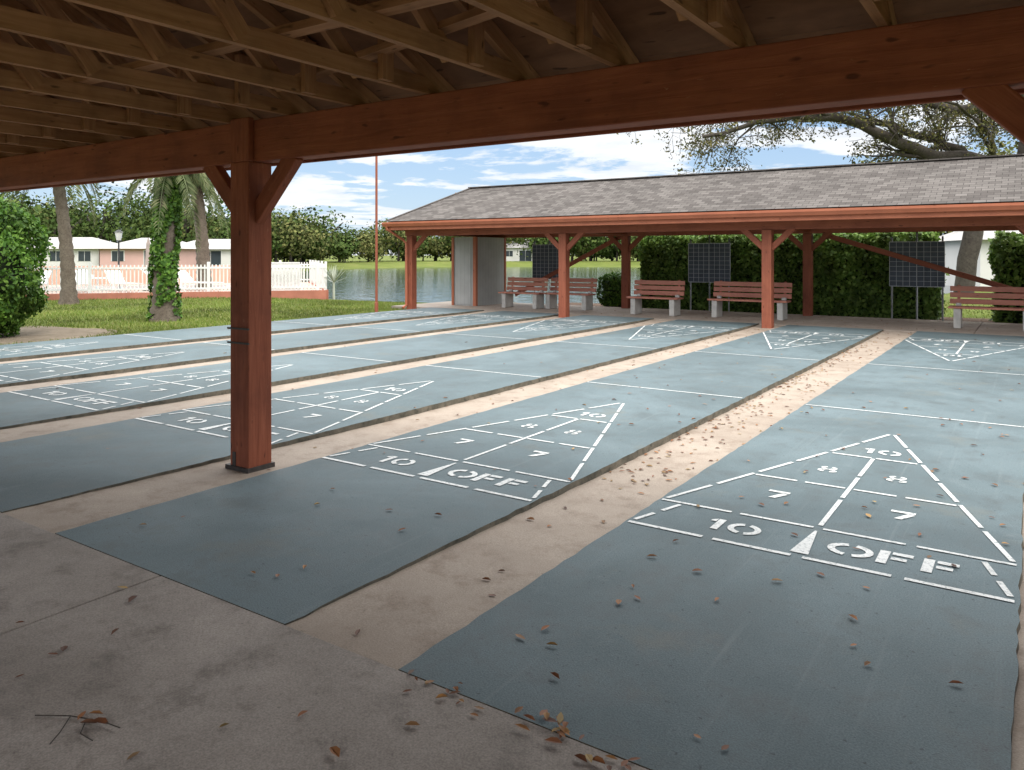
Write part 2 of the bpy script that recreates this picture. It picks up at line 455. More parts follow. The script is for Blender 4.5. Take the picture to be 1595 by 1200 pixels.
# apron in front, in slabs with joints
mb = MB()
xs = [-12.2, -9.8, -6.58, -3.35, -.14, 3.07, 6.3]
for i in range(len(xs) - 1):
    mb.box(xs[i] + .004, xs[i + 1] - .004, -4.0, 2.08, -.13, .002)
mb.obj('concrete_apron', M_APRON, bevel=.005)
mb = MB(); mb.box(-12.2, 6.3, -4, 2.09, -.2, -.012); mb.obj('apron_joint_filler', M_EDGE)
mb = MB()
xs = [-15.6 + 2.44 * k for k in range(10)]
for i in range(len(xs) - 1):
    mb.box(xs[i] + .005, xs[i + 1] - .005, Y1 + .01, 20.15, -.13, -.012)
mb.obj('patio', M_PATIO, bevel=.005)
mb = MB(); mb.face([(-12.6, 20.17, -.085), (9, 20.17, -.085), (9, 22.3, -.085), (-12.6, 22.3, -.085)]); mb.obj('mulch_bed', M_MULCH)
mb = MB()
ptsd = []
for k in range(36):
    a = 2 * math.pi * k / 36; r = 1 + .12 * math.sin(3 * a) + .08 * math.sin(5 * a + 1)
    ptsd.append((-16.5 + 2.0 * r * math.cos(a), 6.8 + 2.2 * r * math.sin(a), -.085))
mb.face(ptsd); mb.obj('dirt_patch', M_DIRT)

# ------------------------------------------------------------------ near shelter
PX = [-9.49, -4.61, .27, 5.15]
near = empty('near_shelter')
BY = 3.55; BB, BT = 2.13, 2.42; RY = 1.3; EY = 4.15; EZ = 2.33; SL = .43
def zr(y): return EZ + SL * ((EY - y) if y >= RY else (y - (2 * RY - EY)))
BY2 = 2 * RY - BY
mb = MB()
for px in PX:
    for by, s in ((BY, -1), (BY2, 1)):
        mb.box(px - .1, px + .1, by - .1, by + .1, -.02, BB - .002)
        mb.box(px - .1, px + .1, by + (s * .1 if s < 0 else .052), by + (-.052 if s < 0 else .1), BB - .001, BT + .015)
        for d in (-1, 1):
            mb.beam((px + d * .06, by, 1.74), (px + d * .47, by, BB + .03), .075, .12, 0, (0, 0, 1))
for by in (BY, BY2):
    mb.box(-10.9, 6.4, by - .05, by + .09, BB, BT)
mb.box(-10.9, 6.4, EY, EY + .03, 2.2, 2.37, 0)
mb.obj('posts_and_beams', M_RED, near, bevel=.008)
mb = MB()
for px in PX:
    for by in (BY, BY2):
        mb.box(px - .135, px + .115, by - .115, by + .115, -.03, .004)
        if by == BY:
            for z in (.86, .96): mb.box(px - .118, px + .112, by - .112, by - .1, z, z + .012)
            mb.box(px - .07, px - .035, by - .104, by - .1, .004, .1)
mb.obj('post_base_plates', M_PLATE, near)
mb = MB()
x = -3.57 - .61 * 12
while x < 6.4:
    w = .04; z0 = BT + .002
    yb = 2 * RY - EY
    mb.box(x - w / 2, x + w / 2, BY2 - .1, BY + .1, z0, z0 + .092)
    mb.beam((x + .001, EY - .01, zr(EY) - .055), (x + .001, RY + .02, zr(RY) - .055), w, .09, 0)
    mb.beam((x + .001, yb + .01, zr(EY) - .055), (x + .001, RY - .02, zr(RY) - .055), w, .09, 0)
    for s in (1, -1):
        Y = lambda y: RY + s * (y - RY)
        mb.beam((x + .041, Y(3.12), z0 + .004), (x + .041, Y(3.12), zr(3.12) - .04), .038, .085, 0, (0, 1, 0))
        mb.beam((x - .040, Y(3.0), z0 + .03), (x - .040, Y(2.25), zr(2.25) - .06), .036, .085, 0)
        mb.beam((x + .041, Y(2.2), z0 + .03), (x + .041, Y(1.36), zr(1.4) - .08), .036, .085, 0)
    x += .61
mb.box(-10.9, 6.4, 2.42, 2.505, BT + .096, BT + .134)
mb.beam((-10.5, 3.3, BT + .16), (-4.0, 1.6, BT + .16), .085, .036)
mb.beam((-3.8, 3.3, BT + .16), (3.0, 1.6, BT + .16), .085, .036)
mb.obj('roof_trusses', M_TRUSS, near)
mb = MB()
xx = -10.9
while xx < 6.4:
    for (ya, yb2) in ((RY, 2.52), (2.52, 3.74), (3.74, EY), (RY, .08), (.08, -1.14), (-1.14, 2 * RY - EY)):
        o = random.random() * 20
        u = abs(yb2 - ya); sg = .003 if yb2 > ya else -.003
        x1_ = min(xx + 2.437, 6.4)
        mb.face([(xx + .003, ya, zr(ya)), (x1_, ya, zr(ya)), (x1_, yb2 - sg, zr(yb2)), (xx + .003, yb2 - sg, zr(yb2))], 0,
                [(o, o), (o + 2.4, o), (o + 2.4, o + u), (o, o + u)])
    xx += 2.44
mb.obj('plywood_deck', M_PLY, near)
mb = MB()
hl = math.hypot(EY - RY, SL * (EY - RY))
for s in (1, -1):
    ye = RY + s * (EY - RY + .05)
    q = [(-11, ye, zr(EY) + .012), (6.5, ye, zr(EY) + .012), (6.5, RY, zr(RY) + .035), (-11, RY, zr(RY) + .035)]
    mb.face(q if s < 0 else q[::-1], 0, [(-11, 0), (6.5, 0), (6.5, hl), (-11, hl)] if s < 0 else [(-11, hl), (6.5, hl), (6.5, 0), (-11, 0)])
mb.obj('shingle_roof', M_SHING, near)

# ------------------------------------------------------------------ far shelter
far = empty('far_shelter')
FY, KY = 16.4, 19.85; fb, ft = 2.0, 2.27; GZ = -.06
FPX = [-14.37, -9.49, -4.61, .27, 5.15]
mb = MB()
for px in FPX:
    for by in (FY, KY):
        mb.box(px - .1, px + .1, by - .1, by + .1, GZ, fb - .002)
        for d in (-1, 1):
            if (px < -14 and d < 0): continue
            mb.beam((px + d * .06, by, 1.60), (px + d * .52, by, fb + .03), .075, .12)
    mb.box(px - .06, px + .06, FY + .072, KY - .072, fb + .03, ft - .02)
for by in (FY, KY): mb.box(-14.55, 7.4, by - .07, by + .07, fb, ft)
mb.beam((-4.3, KY + .13, 1.98), (.15, KY + .13, .55), .05, .12)
mb.beam((-9.7, KY + .13, 2.0), (-13.3, KY + .13, .25), .05, .12)
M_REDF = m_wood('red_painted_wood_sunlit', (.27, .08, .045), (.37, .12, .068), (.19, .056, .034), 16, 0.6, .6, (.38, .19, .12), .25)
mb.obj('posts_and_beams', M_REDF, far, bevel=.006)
EF, EK, RF = 15.75, 20.5, 18.12; ez, rz = 2.39, 3.42; XL, XRR, XRD = -14.78, 7.6, -13.6
mb = MB()
hl = math.hypot(RF - EF, rz - ez)
mb.face([(XL, EF, ez), (XRR, EF, ez), (XRR, RF, rz), (XRD, RF, rz)], 0, [(XL, 0), (XRR, 0), (XRR, hl), (XRD, hl)])
mb.face([(XRR, EK, ez), (XL, EK, ez), (XRD, RF, rz), (XRR, RF, rz)], 0, [(XRR, 0), (XL, 0), (XRD, hl), (XRR, hl)])
mb.face([(XL, EK, ez), (XL, EF, ez), (XRD, RF, rz)], 0, [(EK, 0), (EF, 0), (RF, hl * .6)])
mb.beam((XRD - .03, RF, rz + .004), (XRR, RF, rz + .004), .22, .025, 0)
mb.beam((XL + .02, EF + .02, ez + .012), (XRD, RF, rz + .008), .16, .02, 0)
mb.obj('shingle_roof', M_SHING, far)
mb = MB()
for a, b, c, d in ((XL + .02, XRR, EF + .02, EF + .06), (XL + .02, XRR, EK - .06, EK - .02)):
    mb.box(a, b, c, d, ez - .24, ez - .02)
mb.box(XL + .02, XL + .06, EF + .061, EK - .061, ez - .24, ez - .02)
prof = [(0, 0), (-.07, 0), (-.085, .03), (-.11, .07), (-.11, .115), (-.1, .115), (-.1, .075), (0, .075)]
g0, g1 = XL - .02, XRR
for k in range(len(prof)):
    p, q = prof[k], prof[(k + 1) % len(prof)]
    z = ez - .145
    mb.face([(g0, EF + .018 + p[0], z + p[1]), (g1, EF + .018 + p[0], z + p[1]), (g1, EF + .018 + q[0], z + q[1]), (g0, EF + .018 + q[0], z + q[1])], 0, [(g0, 0), (g1, 0), (g1, .1), (g0, .1)])
mb.face([(g0, EF + .018 + p[0], ez - .145 + p[1]) for p in prof])
mb.tube([(XL + .1, EF - .03, ez - .14), (XL + .12, EF - .01, ez - .22), (-14.5, FY - .2, ez - .5), (-14.42, FY - .16, ez - .6), (-14.42, FY - .16, .1), (-14.42, FY - .3, .02)], [.038] * 6, 10)
mb.obj('gutter_and_fascia', M_RED2, far)
mb = MB()
for s, e_ in ((EF + .06, RF), (EK - .06, RF)):
    mb.face([(XL + .1, s, ez - .03), (XRR, s, ez - .03), (XRR, RF, rz - .04), (XRD, RF, rz - .04)])
mb.face([(XL + .08, EF + .06, ez - .03), (XL + .08, EK - .06, ez - .03), (XRD, RF, rz - .04)])
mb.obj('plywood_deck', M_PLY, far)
mb = MB(); x = -14.1
while x < 7.4:
    mb.box(x - .02, x + .02, FY - .45, KY + .45, ft + .002, ft + .09)
    mb.beam((x, RF, ft + .1), (x, RF, rz - .12), .04, .09, 0, (0, 1, 0))
    mb.beam((x + .042, RF + .8, ft + .05), (x + .042, RF + .1, rz - .15), .036, .09)
    mb.beam((x + .042, RF - .8, ft + .05), (x + .042, RF - .1, rz - .15), .036, .09)
    x += .61
mb.obj('roof_trusses', M_TRUSS, far)
# storage closet at the end
mb = MB()
mb.box(-14.3, -13.5, 18.2, 19.74, GZ, fb - .003, 0)
for (x0, x1, y0, y1) in ((-14.36, -14.28, 18.17, 18.23), (-13.57, -13.47, 18.17, 18.27), (-13.53, -13.48, 19.68, 19.76)):
    mb.box(x0, x1, y0, y1, GZ, fb - .004, 1)
mb.box(-14.2, -13.66, 18.185, 18.2, .02, 1.93, 0)
mb.obj('storage_closet', [M_SIDING, M_RED2], far)

# ------------------------------------------------------------------ benches
def bench(x, y, L=1.4):
    e = empty('park_bench', (x, y, GZ + .048))
    mb = MB()
    for s in (-1, 1):
        lx = s * (L / 2 - .16)
        mb.box(lx - .065, lx + .065, -.22, .2, 0, .40)
        mb.box(lx - .05, lx + .05, .12, .2, .401, .5)
    mb.obj('concrete_legs', M_WHITECONC, e, bevel=.012)
    mb = MB()
    for k in range(3): mb.box(-L / 2, L / 2, -.25 + k * .145, -.12 + k * .145, .402, .44)
    for k in range(3):
        z = .53 + k * .13
        mb.beam((-L / 2, .2 + k * .025, z), (L / 2, .2 + k * .025, z), .035, .105)
    mb.obj('wood_slats', M_SLAT, e, bevel=.004)
    mb = MB()
    for s in (-1, 1):
        lx = s * (L / 2 - .16)
        mb.beam((lx, .215, .44), (lx, .29, .86), .05, .03, 0, (0, 1, 0))
    mb.obj('back_brackets', M_RED2, e)
for (x, y, L) in ((-11.95, 18.35, 1.35), (-10.6, 18.6, 1.45), (-7.85, 18.1, 1.35), (-5.58, 18.3, 1.85), (-.72, 18.35, 1.5), (2.2, 18.3, 1.5)):
    bench(x, y, L)
# ------------------------------------------------------------------ scoreboards
def scoreboard(x, y):
    e = empty('scoreboard', (x, y, 0))
    mb = MB()
    for px in (-.52, 0, .52): mb.tube([(px, .03, GZ), (px, .03, 2.3 if px == 0 else 1.9)], [.02, .02], 8)
    mb.obj('poles', M_GALV, e, smooth=True)
    mb = MB(); mb.box(-.56, -.008, -.012, .008, .76, 1.77); mb.box(.008, .56, -.012, .008, .76, 1.77); mb.obj('panels', M_BOARD, e)
    mb = MB()
    for a, b in ((-.56, -.008), (.008, .56)):
        mb.box(a - .012, a, -.02, .01, .748, 1.782); mb.box(b, b + .012 - .005, -.02, .01, .748, 1.782)
        mb.box(a, b, -.02, .01, 1.77, 1.785); mb.box(a, b, -.02, .01, .745, .76)
        for k in range(1, 4):
            xx = a + (b - a) * k / 4; mb.box(xx - .004, xx + .004, -.016, -.0125, .76, 1.77)
        for k in range(1, 9):
            zz = .76 + 1.01 * k / 9; mb.box(a, b, -.0155, -.0124, zz - .0035, zz + .0035)
    mb.obj('grid_lines', M_GRID, e)
for x in (-12.1, -7.15, -2.25, 2.7): scoreboard(x, 20.0)

# ------------------------------------------------------------------ hedges / bushes
def hedge(name, x0, x1, y0, y1, h, n, mat, size=.1):
    e = empty(name)
    P = []; Nn = []
    A = [((x1 - x0) * h, 0), ((x1 - x0) * (y1 - y0), 1), ((y1 - y0) * h, 2), ((x1 - x0) * h * .5, 3), ((y1 - y0) * h, 4)]
    tot = sum(a for a, _ in A)
    for a, k in A:
        m = int(n * a / tot)
        u = rng.random(m); v = rng.random(m)
        if k in (0, 3):
            p = np.stack([x0 + (x1 - x0) * u, np.full(m, y0 if k == 0 else y1), h * v - .08], 1); nn = (0, -1 if k == 0 else 1, .35)
        elif k == 1: p = np.stack([x0 + (x1 - x0) * u, y0 + (y1 - y0) * v, np.full(m, h)], 1); nn = (0, 0, 1)
        else: p = np.stack([np.full(m, x0 if k == 2 else x1), y0 + (y1 - y0) * u, h * v - .08], 1); nn = (-1 if k == 2 else 1, 0, .3)
        P.append(p); Nn.append(np.tile(nn, (m, 1)))
    P = np.concatenate(P); Nn = np.concatenate(Nn)
    l = (np.sin(P[:, 0] * 3.1 + P[:, 2] * 2) + np.sin(P[:, 0] * 7.3 + 1.7 * np.sin(P[:, 2] * 5)) * .6 + np.sin(P[:, 2] * 6 + P[:, 1] * 3) * .5) * .045
    P = P + Nn * (l + rng.normal(size=len(P)) * .05 - .03)[:, None]
    leaf_mesh('leaves', P, size, mat, e, .65, Nn, .8)
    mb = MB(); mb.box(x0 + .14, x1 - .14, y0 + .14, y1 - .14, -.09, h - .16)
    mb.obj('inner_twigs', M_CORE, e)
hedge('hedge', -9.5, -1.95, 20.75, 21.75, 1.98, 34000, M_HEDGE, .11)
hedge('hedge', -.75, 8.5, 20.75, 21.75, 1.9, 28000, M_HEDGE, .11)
def bush(x, y, rx, ry, h, n, mat, size):
    e = empty('bush', (x, y, -.1))
    d = rng.normal(size=(n, 3)); d /= np.linalg.norm(d, axis=1)[:, None]
    lump = 1 + .06 * np.sin(d[:, 0] * 7) + .06 * np.sin(d[:, 2] * 8 + d[:, 1] * 6) + .04 * rng.normal(size=n)
    sh = np.sign(d) * np.abs(d) ** .75
    P = sh * np.array([rx, ry, h / 2]) * lump[:, None] * .92 + np.array([0, 0, h / 2])
    P[:, 2] = np.maximum(P[:, 2], .02)
    leaf_mesh('leaves', P, size, mat, e, .65, d, .8)
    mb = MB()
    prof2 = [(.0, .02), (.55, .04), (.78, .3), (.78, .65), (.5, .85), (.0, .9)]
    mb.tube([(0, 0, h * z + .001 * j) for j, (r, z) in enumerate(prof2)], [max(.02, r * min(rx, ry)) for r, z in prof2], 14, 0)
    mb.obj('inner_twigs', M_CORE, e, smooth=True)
bush(-16.78, 6.4, 1.3, 1.3, 2.66, 24000, M_BUSH, .085)
bush(-10.3, 20.7, .45, .4, 1.05, 3500, M_BUSH, .07)

# ------------------------------------------------------------------ palms
def palm(x, y, H, r0, r1, lean=(0, 0), nf=26, FL=1.7, ivy=0, name='palm_tree', droop=.75):
    z0 = ground_h(x, y)
    e = empty(name, (x, y, z0))
    mb = MB(); pts = []; rad = []
    n = 34
    for k in range(n + 1):
        t = k / n
        pts.append((lean[0] * t * t, lean[1] * t * t, H * t - .05))
        rad.append((r0 + (r1 - r0) * min(1, t * 1.6)) * (1 + (.09 if k % 2 else -.05)) * (1 + .35 * max(0, .12 - t) / .12))
    mb.tube(pts, rad, 14)
    for k in range(60):
        t = .72 + .28 * random.random(); a = random.random() * 6.28
        p = Vector((lean[0] * t * t, lean[1] * t * t, H * t)); o = Vector((math.cos(a), math.sin(a), .9)).normalized()
        mb.beam(p + o * r1 * .6, p + o * (r1 * .6 + .22), .05, .02)
    mb.obj('trunk', M_PTRUNK, e, smooth=True)
    mb = MB()
    top = Vector((lean[0], lean[1], H))
    for k in range(nf):
        a = k * 2.39996 + random.uniform(-.2, .2)
        el = math.radians(78 - 118 * (k / nf) + random.uniform(-8, 8))
        out = Vector((math.cos(a), math.sin(a), 0)); L = FL * random.uniform(.8, 1.15)
        pr = []; m = 16
        for j in range(m + 1):
            t = j / m
            pr.append(top + out * (L * (math.cos(el) * t + .10 * t) * (1 - .25 * t * t)) + Vector((0, 0, L * (math.sin(el) * t - droop * t * t))))
        mb.tube(pr, [.018 * (1 - .8 * j / m) + .003 for j in range(m + 1)], 4)
        side = out.cross(Vector((0, 0, 1)))
        for j in range(2, 2 * m):
            t = j / (2 * m); p = pr[int(t * m)].lerp(pr[min(m, int(t * m) + 1)], (t * m) % 1)
            ll = FL * .24 * math.sin(math.pi * (.15 + .8 * t)) + .04
            for s in (-1, 1):
                d = (side * s * .8 + out * .45 + Vector((0, 0, -.55 + random.uniform(-.25, .2)))).normalized()
                w = out * .013
                mid = p + d * ll * .5 + Vector((0, 0, .02)); tip = p + d * ll + Vector((0, 0, -.25 * ll))
                b = len(mb.v)
                mb.v += [tuple(p - w), tuple(p + w), tuple(mid + w), tuple(tip), tuple(mid - w)]
                mb.f.append((b, b + 1, b + 2, b + 3, b + 4)); mb.m.append(0); mb.uv += [(0, 0)] * 5
    mb.obj('fronds', M_PALM, e)
    if ivy:
        u = rng.random(ivy) ** .8; a = rng.random(ivy) * 6.283
        keep = (np.sin(a * 2 + u * 9) + np.sin(a * 3 - u * 14) + (u - .25) * 2.2) > -.2
        u = u[keep]; a = a[keep]
        rr = (r0 + (r1 - r0) * np.minimum(1, u * 1.6)) * 1.1 + rng.random(len(u)) * .09
        P = np.stack([np.cos(a) * rr + lean[0] * u * u, np.sin(a) * rr + lean[1] * u * u, u * H], 1)
        leaf_mesh('ivy', P, .1, M_BUSH, e, .8, np.stack([np.cos(a), np.sin(a), 0 * a + .3], 1), .7)
palm(-17.25, 10.8, 3.75, .28, .2, (.1, .1), 20, 1.15, 6500, droop=1.0)
palm(-25.3, 12.6, 4.9, .22, .17, (-.45, -.3), 26, 1.9)
palm(-27.6, 19.0, 4.7, .3, .22, (-.3, -.2), 26, 1.5, droop=.9)

# ------------------------------------------------------------------ pool enclosure
A = Vector((-28.7, 13.1)); B = Vector((-22.6, 20.85)); dv = (B - A).normalized(); nv = Vector((-dv.y, dv.x))
def P2(s, t, z): p = A + dv * s + nv * t; return (p.x, p.y, z)
LEN = (B - A).length
mb = MB(); mb.face([P2(-8, .1, .1), P2(LEN - .1, .1, .1), P2(LEN - .1, 10, .1), P2(-8, 10, .1)])
for a, b in (((-8, .1), (LEN - .1, .1)), ((LEN - .1, .1), (LEN - .1, 10))):
    mb.face([P2(*a, -.6), P2(*b, -.6), P2(*b, .1), P2(*a, .1)])
mb.obj('pool_deck', M_PINKDECK)
mb = MB()
mb.face([P2(-1, 2.5, .106), P2(6, 2.5, .106), P2(6, 7.5, .106), P2(-1, 7.5, .106)])
mb.obj('swimming_pool', simple('pool_water', (.12, .42, .5), .1))
def low_wall(name, a, b, z0, z1, mat, w=.2):
    mb = MB(); p = P2(*a, (z0 + z1) / 2); q = P2(*b, (z0 + z1) / 2); mb.beam(p, q, w, z1 - z0); mb.obj(name, mat)
low_wall('coral_curb_wall', (-8, 0), (LEN, 0), -.7, .12, M_CORAL)
low_wall('coral_curb_wall', (LEN, .12), (LEN, 10), -.7, .12, M_CORAL)
low_wall('peach_garden_wall', (-8, 10.1), (LEN - 3.4, 10.1), -.3, .95, M_PEACH)
def fence(a, b, z0, z1, gap=.13, name='picket_fence'):
    mb = MB(); p = Vector(P2(*a, 0)); q = Vector(P2(*b, 0)); d = (q - p); L = d.length; d.normalize()
    n = int(L / gap)
    for k in range(n + 1):
        c = p + d * (k * gap); post = k % 15 == 0
        w = .11 if post else .045
        mb.beam(c + Vector((0, 0, z0)), c + Vector((0, 0, z1 + (.1 if post else random.uniform(-.005, .005)))), w, w * .8 if post else .02, 0, (d.y, -d.x, 0))
    for z in (z0 + .12, z1 - .12):
        o = Vector((d.y, -d.x, 0)) * .022
        mb.beam(p + o + Vector((0, 0, z)), q + o + Vector((0, 0, z)), .022, .07)
    mb.obj(name, M_WHITE)
fence((-8, 0), (LEN, 0), .125, 1.12)
fence((LEN, .2), (LEN, 10), .125, 1.12)
fence((LEN - 3.4, 10.1), (LEN, 10.1), .1, 1.1)
mb = MB(); p = P2(LEN - 2.0, .3, 0); q = P2(LEN - .95, .3, 0)
mb.beam((p[0], p[1], .62), (q[0], q[1], .62), .06, 1.05); mb.beam((p[0], p[1], 1.17), (q[0], q[1], 1.17), .12, .05)
mb.obj('white_privacy_panel', M_WHITE)
def lounger(s, t, rot):
    p = P2(s, t, .1); e = empty('lounge_chair', p, rot)
    mb = MB()
    for yy in (-.28, .28): mb.box(-.95, .5, yy - .02, yy + .02, .3, .34)
    for k in range(12): mb.box(-.93 + k * .12, -.84 + k * .12, -.259, .259, .315, .335)
    mb.beam((.5, 0, .33), (1.0, 0, .78), .56, .025)
    for xx in (-.8, .4):
        for yy in (-.28, .28): mb.box(xx - .02, xx + .02, yy - .019, yy + .019, 0, .299)
    mb.obj('frame', M_WHITE, e)
for k, (s, t) in enumerate(((-.3, 1.3), (1.2, 1.4), (2.6, 1.3), (5.2, 1.4), (.6, 8.6), (3.2, 8.7))): lounger(s, t, 2.4 + .3 * k)
def umbrella(s, t):
    e = empty('patio_umbrella', P2(s, t, .1)); mb = MB(); mb.tube([(0, 0, 0), (0, 0, 2.0)], [.02, .02], 8); mb.tube([(0, 0, 0), (0, 0, .06)], [.22, .2], 14)
    mb.obj('pole', M_DARKMETAL, e, smooth=True)
    mb = MB(); mb.tube([(0, 0, .75), (0, 0, .85), (0, 0, 1.3), (0, 0, 1.8), (0, 0, 2.02)], [.17, .14, .1, .07, .01], 9); mb.obj('folded_canopy', M_FAB, e)
umbrella(3.4, 1.8); umbrella(7.6, 4)
def lamp(x, y, H=2.3):
    e = empty('street_lamp', (x, y, ground_h(x, y))); mb = MB()
    mb.tube([(0, 0, 0), (0, 0, .25), (0, 0, .3), (0, 0, H)], [.09, .08, .04, .03], 10)
    mb.tube([(0, 0, H), (0, 0, H + .04)], [.1, .1], 10); mb.tube([(0, 0, H + .36), (0, 0, H + .46)], [.17, .02], 10)
    mb.obj('post', M_DARKMETAL, e)
    mb = MB(); mb.tube([(0, 0, H + .04), (0, 0, H + .36)], [.08, .14], 10); mb.obj('lantern', M_GLOBE, e)
p = P2(2.2, 3, 0); lamp(p[0], p[1], 2.1); p = P2(LEN - 2.2, 3, 0); lamp(p[0], p[1], 1.9)
e = empty('agave_plant', P2(LEN + .3, .1, .1)); mb = MB()
for k in range(34):
    a = random.random() * 6.28; el = random.uniform(-.1, 1.4); d = Vector((math.cos(a) * math.cos(el), math.sin(a) * math.cos(el), math.sin(el)))
    s = d.cross(Vector((0, 0, 1))).normalized() * .022; b = Vector((0, 0, .3)); mb.face([b - s * .5, b + s * .5, b + d * .35 + s, b + d * .75, b + d * .35 - s])
mb.tube([(0, 0, -.5), (0, 0, .32)], [.05, .04], 8)
mb.obj('spikes', simple('agave_leaf', (.42, .44, .36), .6), e)

# ------------------------------------------------------------------ flag pole
e = empty('flag_pole', (-14.6, 15.25, -.1)); mb = MB()
mb.tube([(0, 0, 0), (0, 0, .3), (0, 0, .31), (0, 0, 7.2)], [.05, .05, .036, .028], 12); mb.tube([(0, 0, 7.2), (0, 0, 7.25), (0, 0, 7.33)], [.03, .05, .01], 10)
mb.obj('pole', M_REDF, e, smooth=False)

# ------------------------------------------------------------------ houses
def house(name, x, y, L, D, eave, ridge, rot, wall):
    z = ground_h(x, y); e = empty(name, (x, y, z), rot)
    mb = MB(); mb.box(-L / 2, L / 2, -D / 2, D / 2, -.5, eave); mb.obj('walls', wall, e)
    o = .5; h = D * .35; mb = MB()
    c = [(-L / 2 - o, -D / 2 - o, eave - .1), (L / 2 + o, -D / 2 - o, eave - .1), (L / 2 + o, D / 2 + o, eave - .1), (-L / 2 - o, D / 2 + o, eave - .1)]
    r = [(-L / 2 + h, 0, ridge), (L / 2 - h, 0, ridge)]
    mb.face([c[0], c[1], r[1], r[0]]); mb.face([c[2], c[3], r[0], r[1]]); mb.face([c[1], c[2], r[1]]); mb.face([c[3], c[0], r[0]]); mb.face([c[3], c[2], c[1], c[0]])
    mb.obj('roof', M_HROOF, e)
    mb = MB(); n = max(2, int(L / 3.0))
    for k in range(n):
        cx = -L / 2 + (k + .5) * L / n
        if k % 4 == 1: mb.box(cx - 1.1, cx + 1.1, -D / 2 - .03, -D / 2 + .02, .05, 2.0)
        else: mb.box(cx - .65, cx + .65, -D / 2 - .03, -D / 2 + .02, .9, 1.95)
    mb.obj('windows', M_GLASS, e)
    mb = MB()
    for k in range(n):
        cx = -L / 2 + (k + .5) * L / n; w = 1.1 if k % 4 == 1 else .65; z0 = .05 if k % 4 == 1 else .9; z1 = 2.0 if k % 4 == 1 else 1.95
        mb.box(cx - w - .08, cx - w, -D / 2 - .05, -D / 2 - .001, z0, z1); mb.box(cx + w, cx + w + .08, -D / 2 - .05, -D / 2 - .001, z0, z1)
        mb.box(cx - w - .08, cx + w + .08, -D / 2 - .05, -D / 2 - .001, z1, z1 + .08); mb.box(cx - .02, cx + .02, -D / 2 - .045, -D / 2 - .031, z0, z1)
    mb.obj('window_frames', M_WHITE, e)
Fv = Vector((-.5574, .8302)); Rv = Vector((.8302, .5574))   # local street axes of the housing estate
def hp(d, l): p = Fv * d + Rv * l; return p.x, p.y
ROT = math.radians(33.88)
house('white_house', *hp(86, -51), 15, 8, 2.3, 3.5, ROT, M_HOUSE)
house('white_house', *hp(90, -34), 9, 7, 2.3, 3.4, ROT + .15, M_HOUSE)
house('pink_house', *hp(84, -38.5), 8, 7, 2.3, 3.4, ROT - .1, M_PINKHOUSE)
house('white_house', *hp(76, -66), 14, 8, 2.4, 3.7, ROT + .3, M_HOUSE)
house('white_house', *hp(150, 4), 12, 8, 2.6, 4.2, ROT, M_HOUSE)
house('white_house', *hp(146, 30), 12, 8, 2.6, 4.2, ROT, M_HOUSE)
house('white_house', *hp(50, 36), 14, 9, 2.7, 4.3, ROT - .2, M_HOUSE)

# ------------------------------------------------------------------ distant trees
def tree_mass(name, spots, mat, leaf, npts, low=.52, vr=.5):
    P = []; Q = []; mb = MB()
    for (x, y, h, w) in spots:
        z = ground_h(x, y)
        c = (x, y, z + h * low); p, q = crown_pts(c, (w * 1.15, w * 1.15, h * vr), npts, 20, .46); P.append(p); Q.append(q)
        mb.tube([(x, y, z - .2), (x + .1, y, z + h * .3), (x, y + .2, z + h * .65)], [.03 * h, .022 * h, .012 * h], 6)
        for k in range(4):
            a = random.random() * 6.28; mb.tube([(x, y, z + h * .3), (x + math.cos(a) * w * .6, y + math.sin(a) * w * .6, z + h * .7)], [.016 * h, .005 * h], 5)
    e = empty(name); leaf_mesh('foliage', np.concatenate(P), leaf, mat, e, .8, np.concatenate(Q), .6); mb.obj('trunks', M_BARK, e)
S1, S2 = [], []
for k in range(130):
    th = math.radians(random.uniform(20, 172)); r = random.uniform(1.26, 1.62)
    x, y = lake_pt(r, th); h = random.choice((random.uniform(4, 6.5), random.uniform(6, 10)))
    (S1 if random.random() < .68 else S2).append((x, y, h, h * random.uniform(.5, .85)))
tree_mass('distant_trees', S1, M_TREE, .5, 1000)
tree_mass('distant_trees', S2, M_TREE2, .5, 1000)
S3, S4 = [], []
for k in range(50):
    d = random.uniform(96, 125); f = random.uniform(-.85, -.24); l = f * d; x, y = hp(d, l)
    if lake_r(x, y) < 1.12: continue
    h = random.uniform(8, 12) if f < -.42 else random.uniform(5.5, 8)
    (S3 if random.random() < .7 else S4).append((x, y, h, h * .6))
for d, l, h in ((60, -39, 6.2), (58, -42, 7), (52, -40, 7.5), (46, -35, 6)):
    x, y = hp(d, l); S3.append((x, y, h, h * .5))
tree_mass('background_trees', S3, M_TREE, .42, 1500)
tree_mass('background_trees', S4, M_TREE2, .42, 1500)
S5 = []
for d, l, h in ((62, 33, 11.5), (70, 45, 13), (58, 42, 11), (66, 26.5, 9), (75, 38, 12.5), (80, 52, 14), (52, 44, 9.5), (60, 38, 11)):
    x, y = hp(d, l); S5.append((x, y, h, h * .5))
tree_mass('background_trees', S5, M_TREE2, .38, 3600)

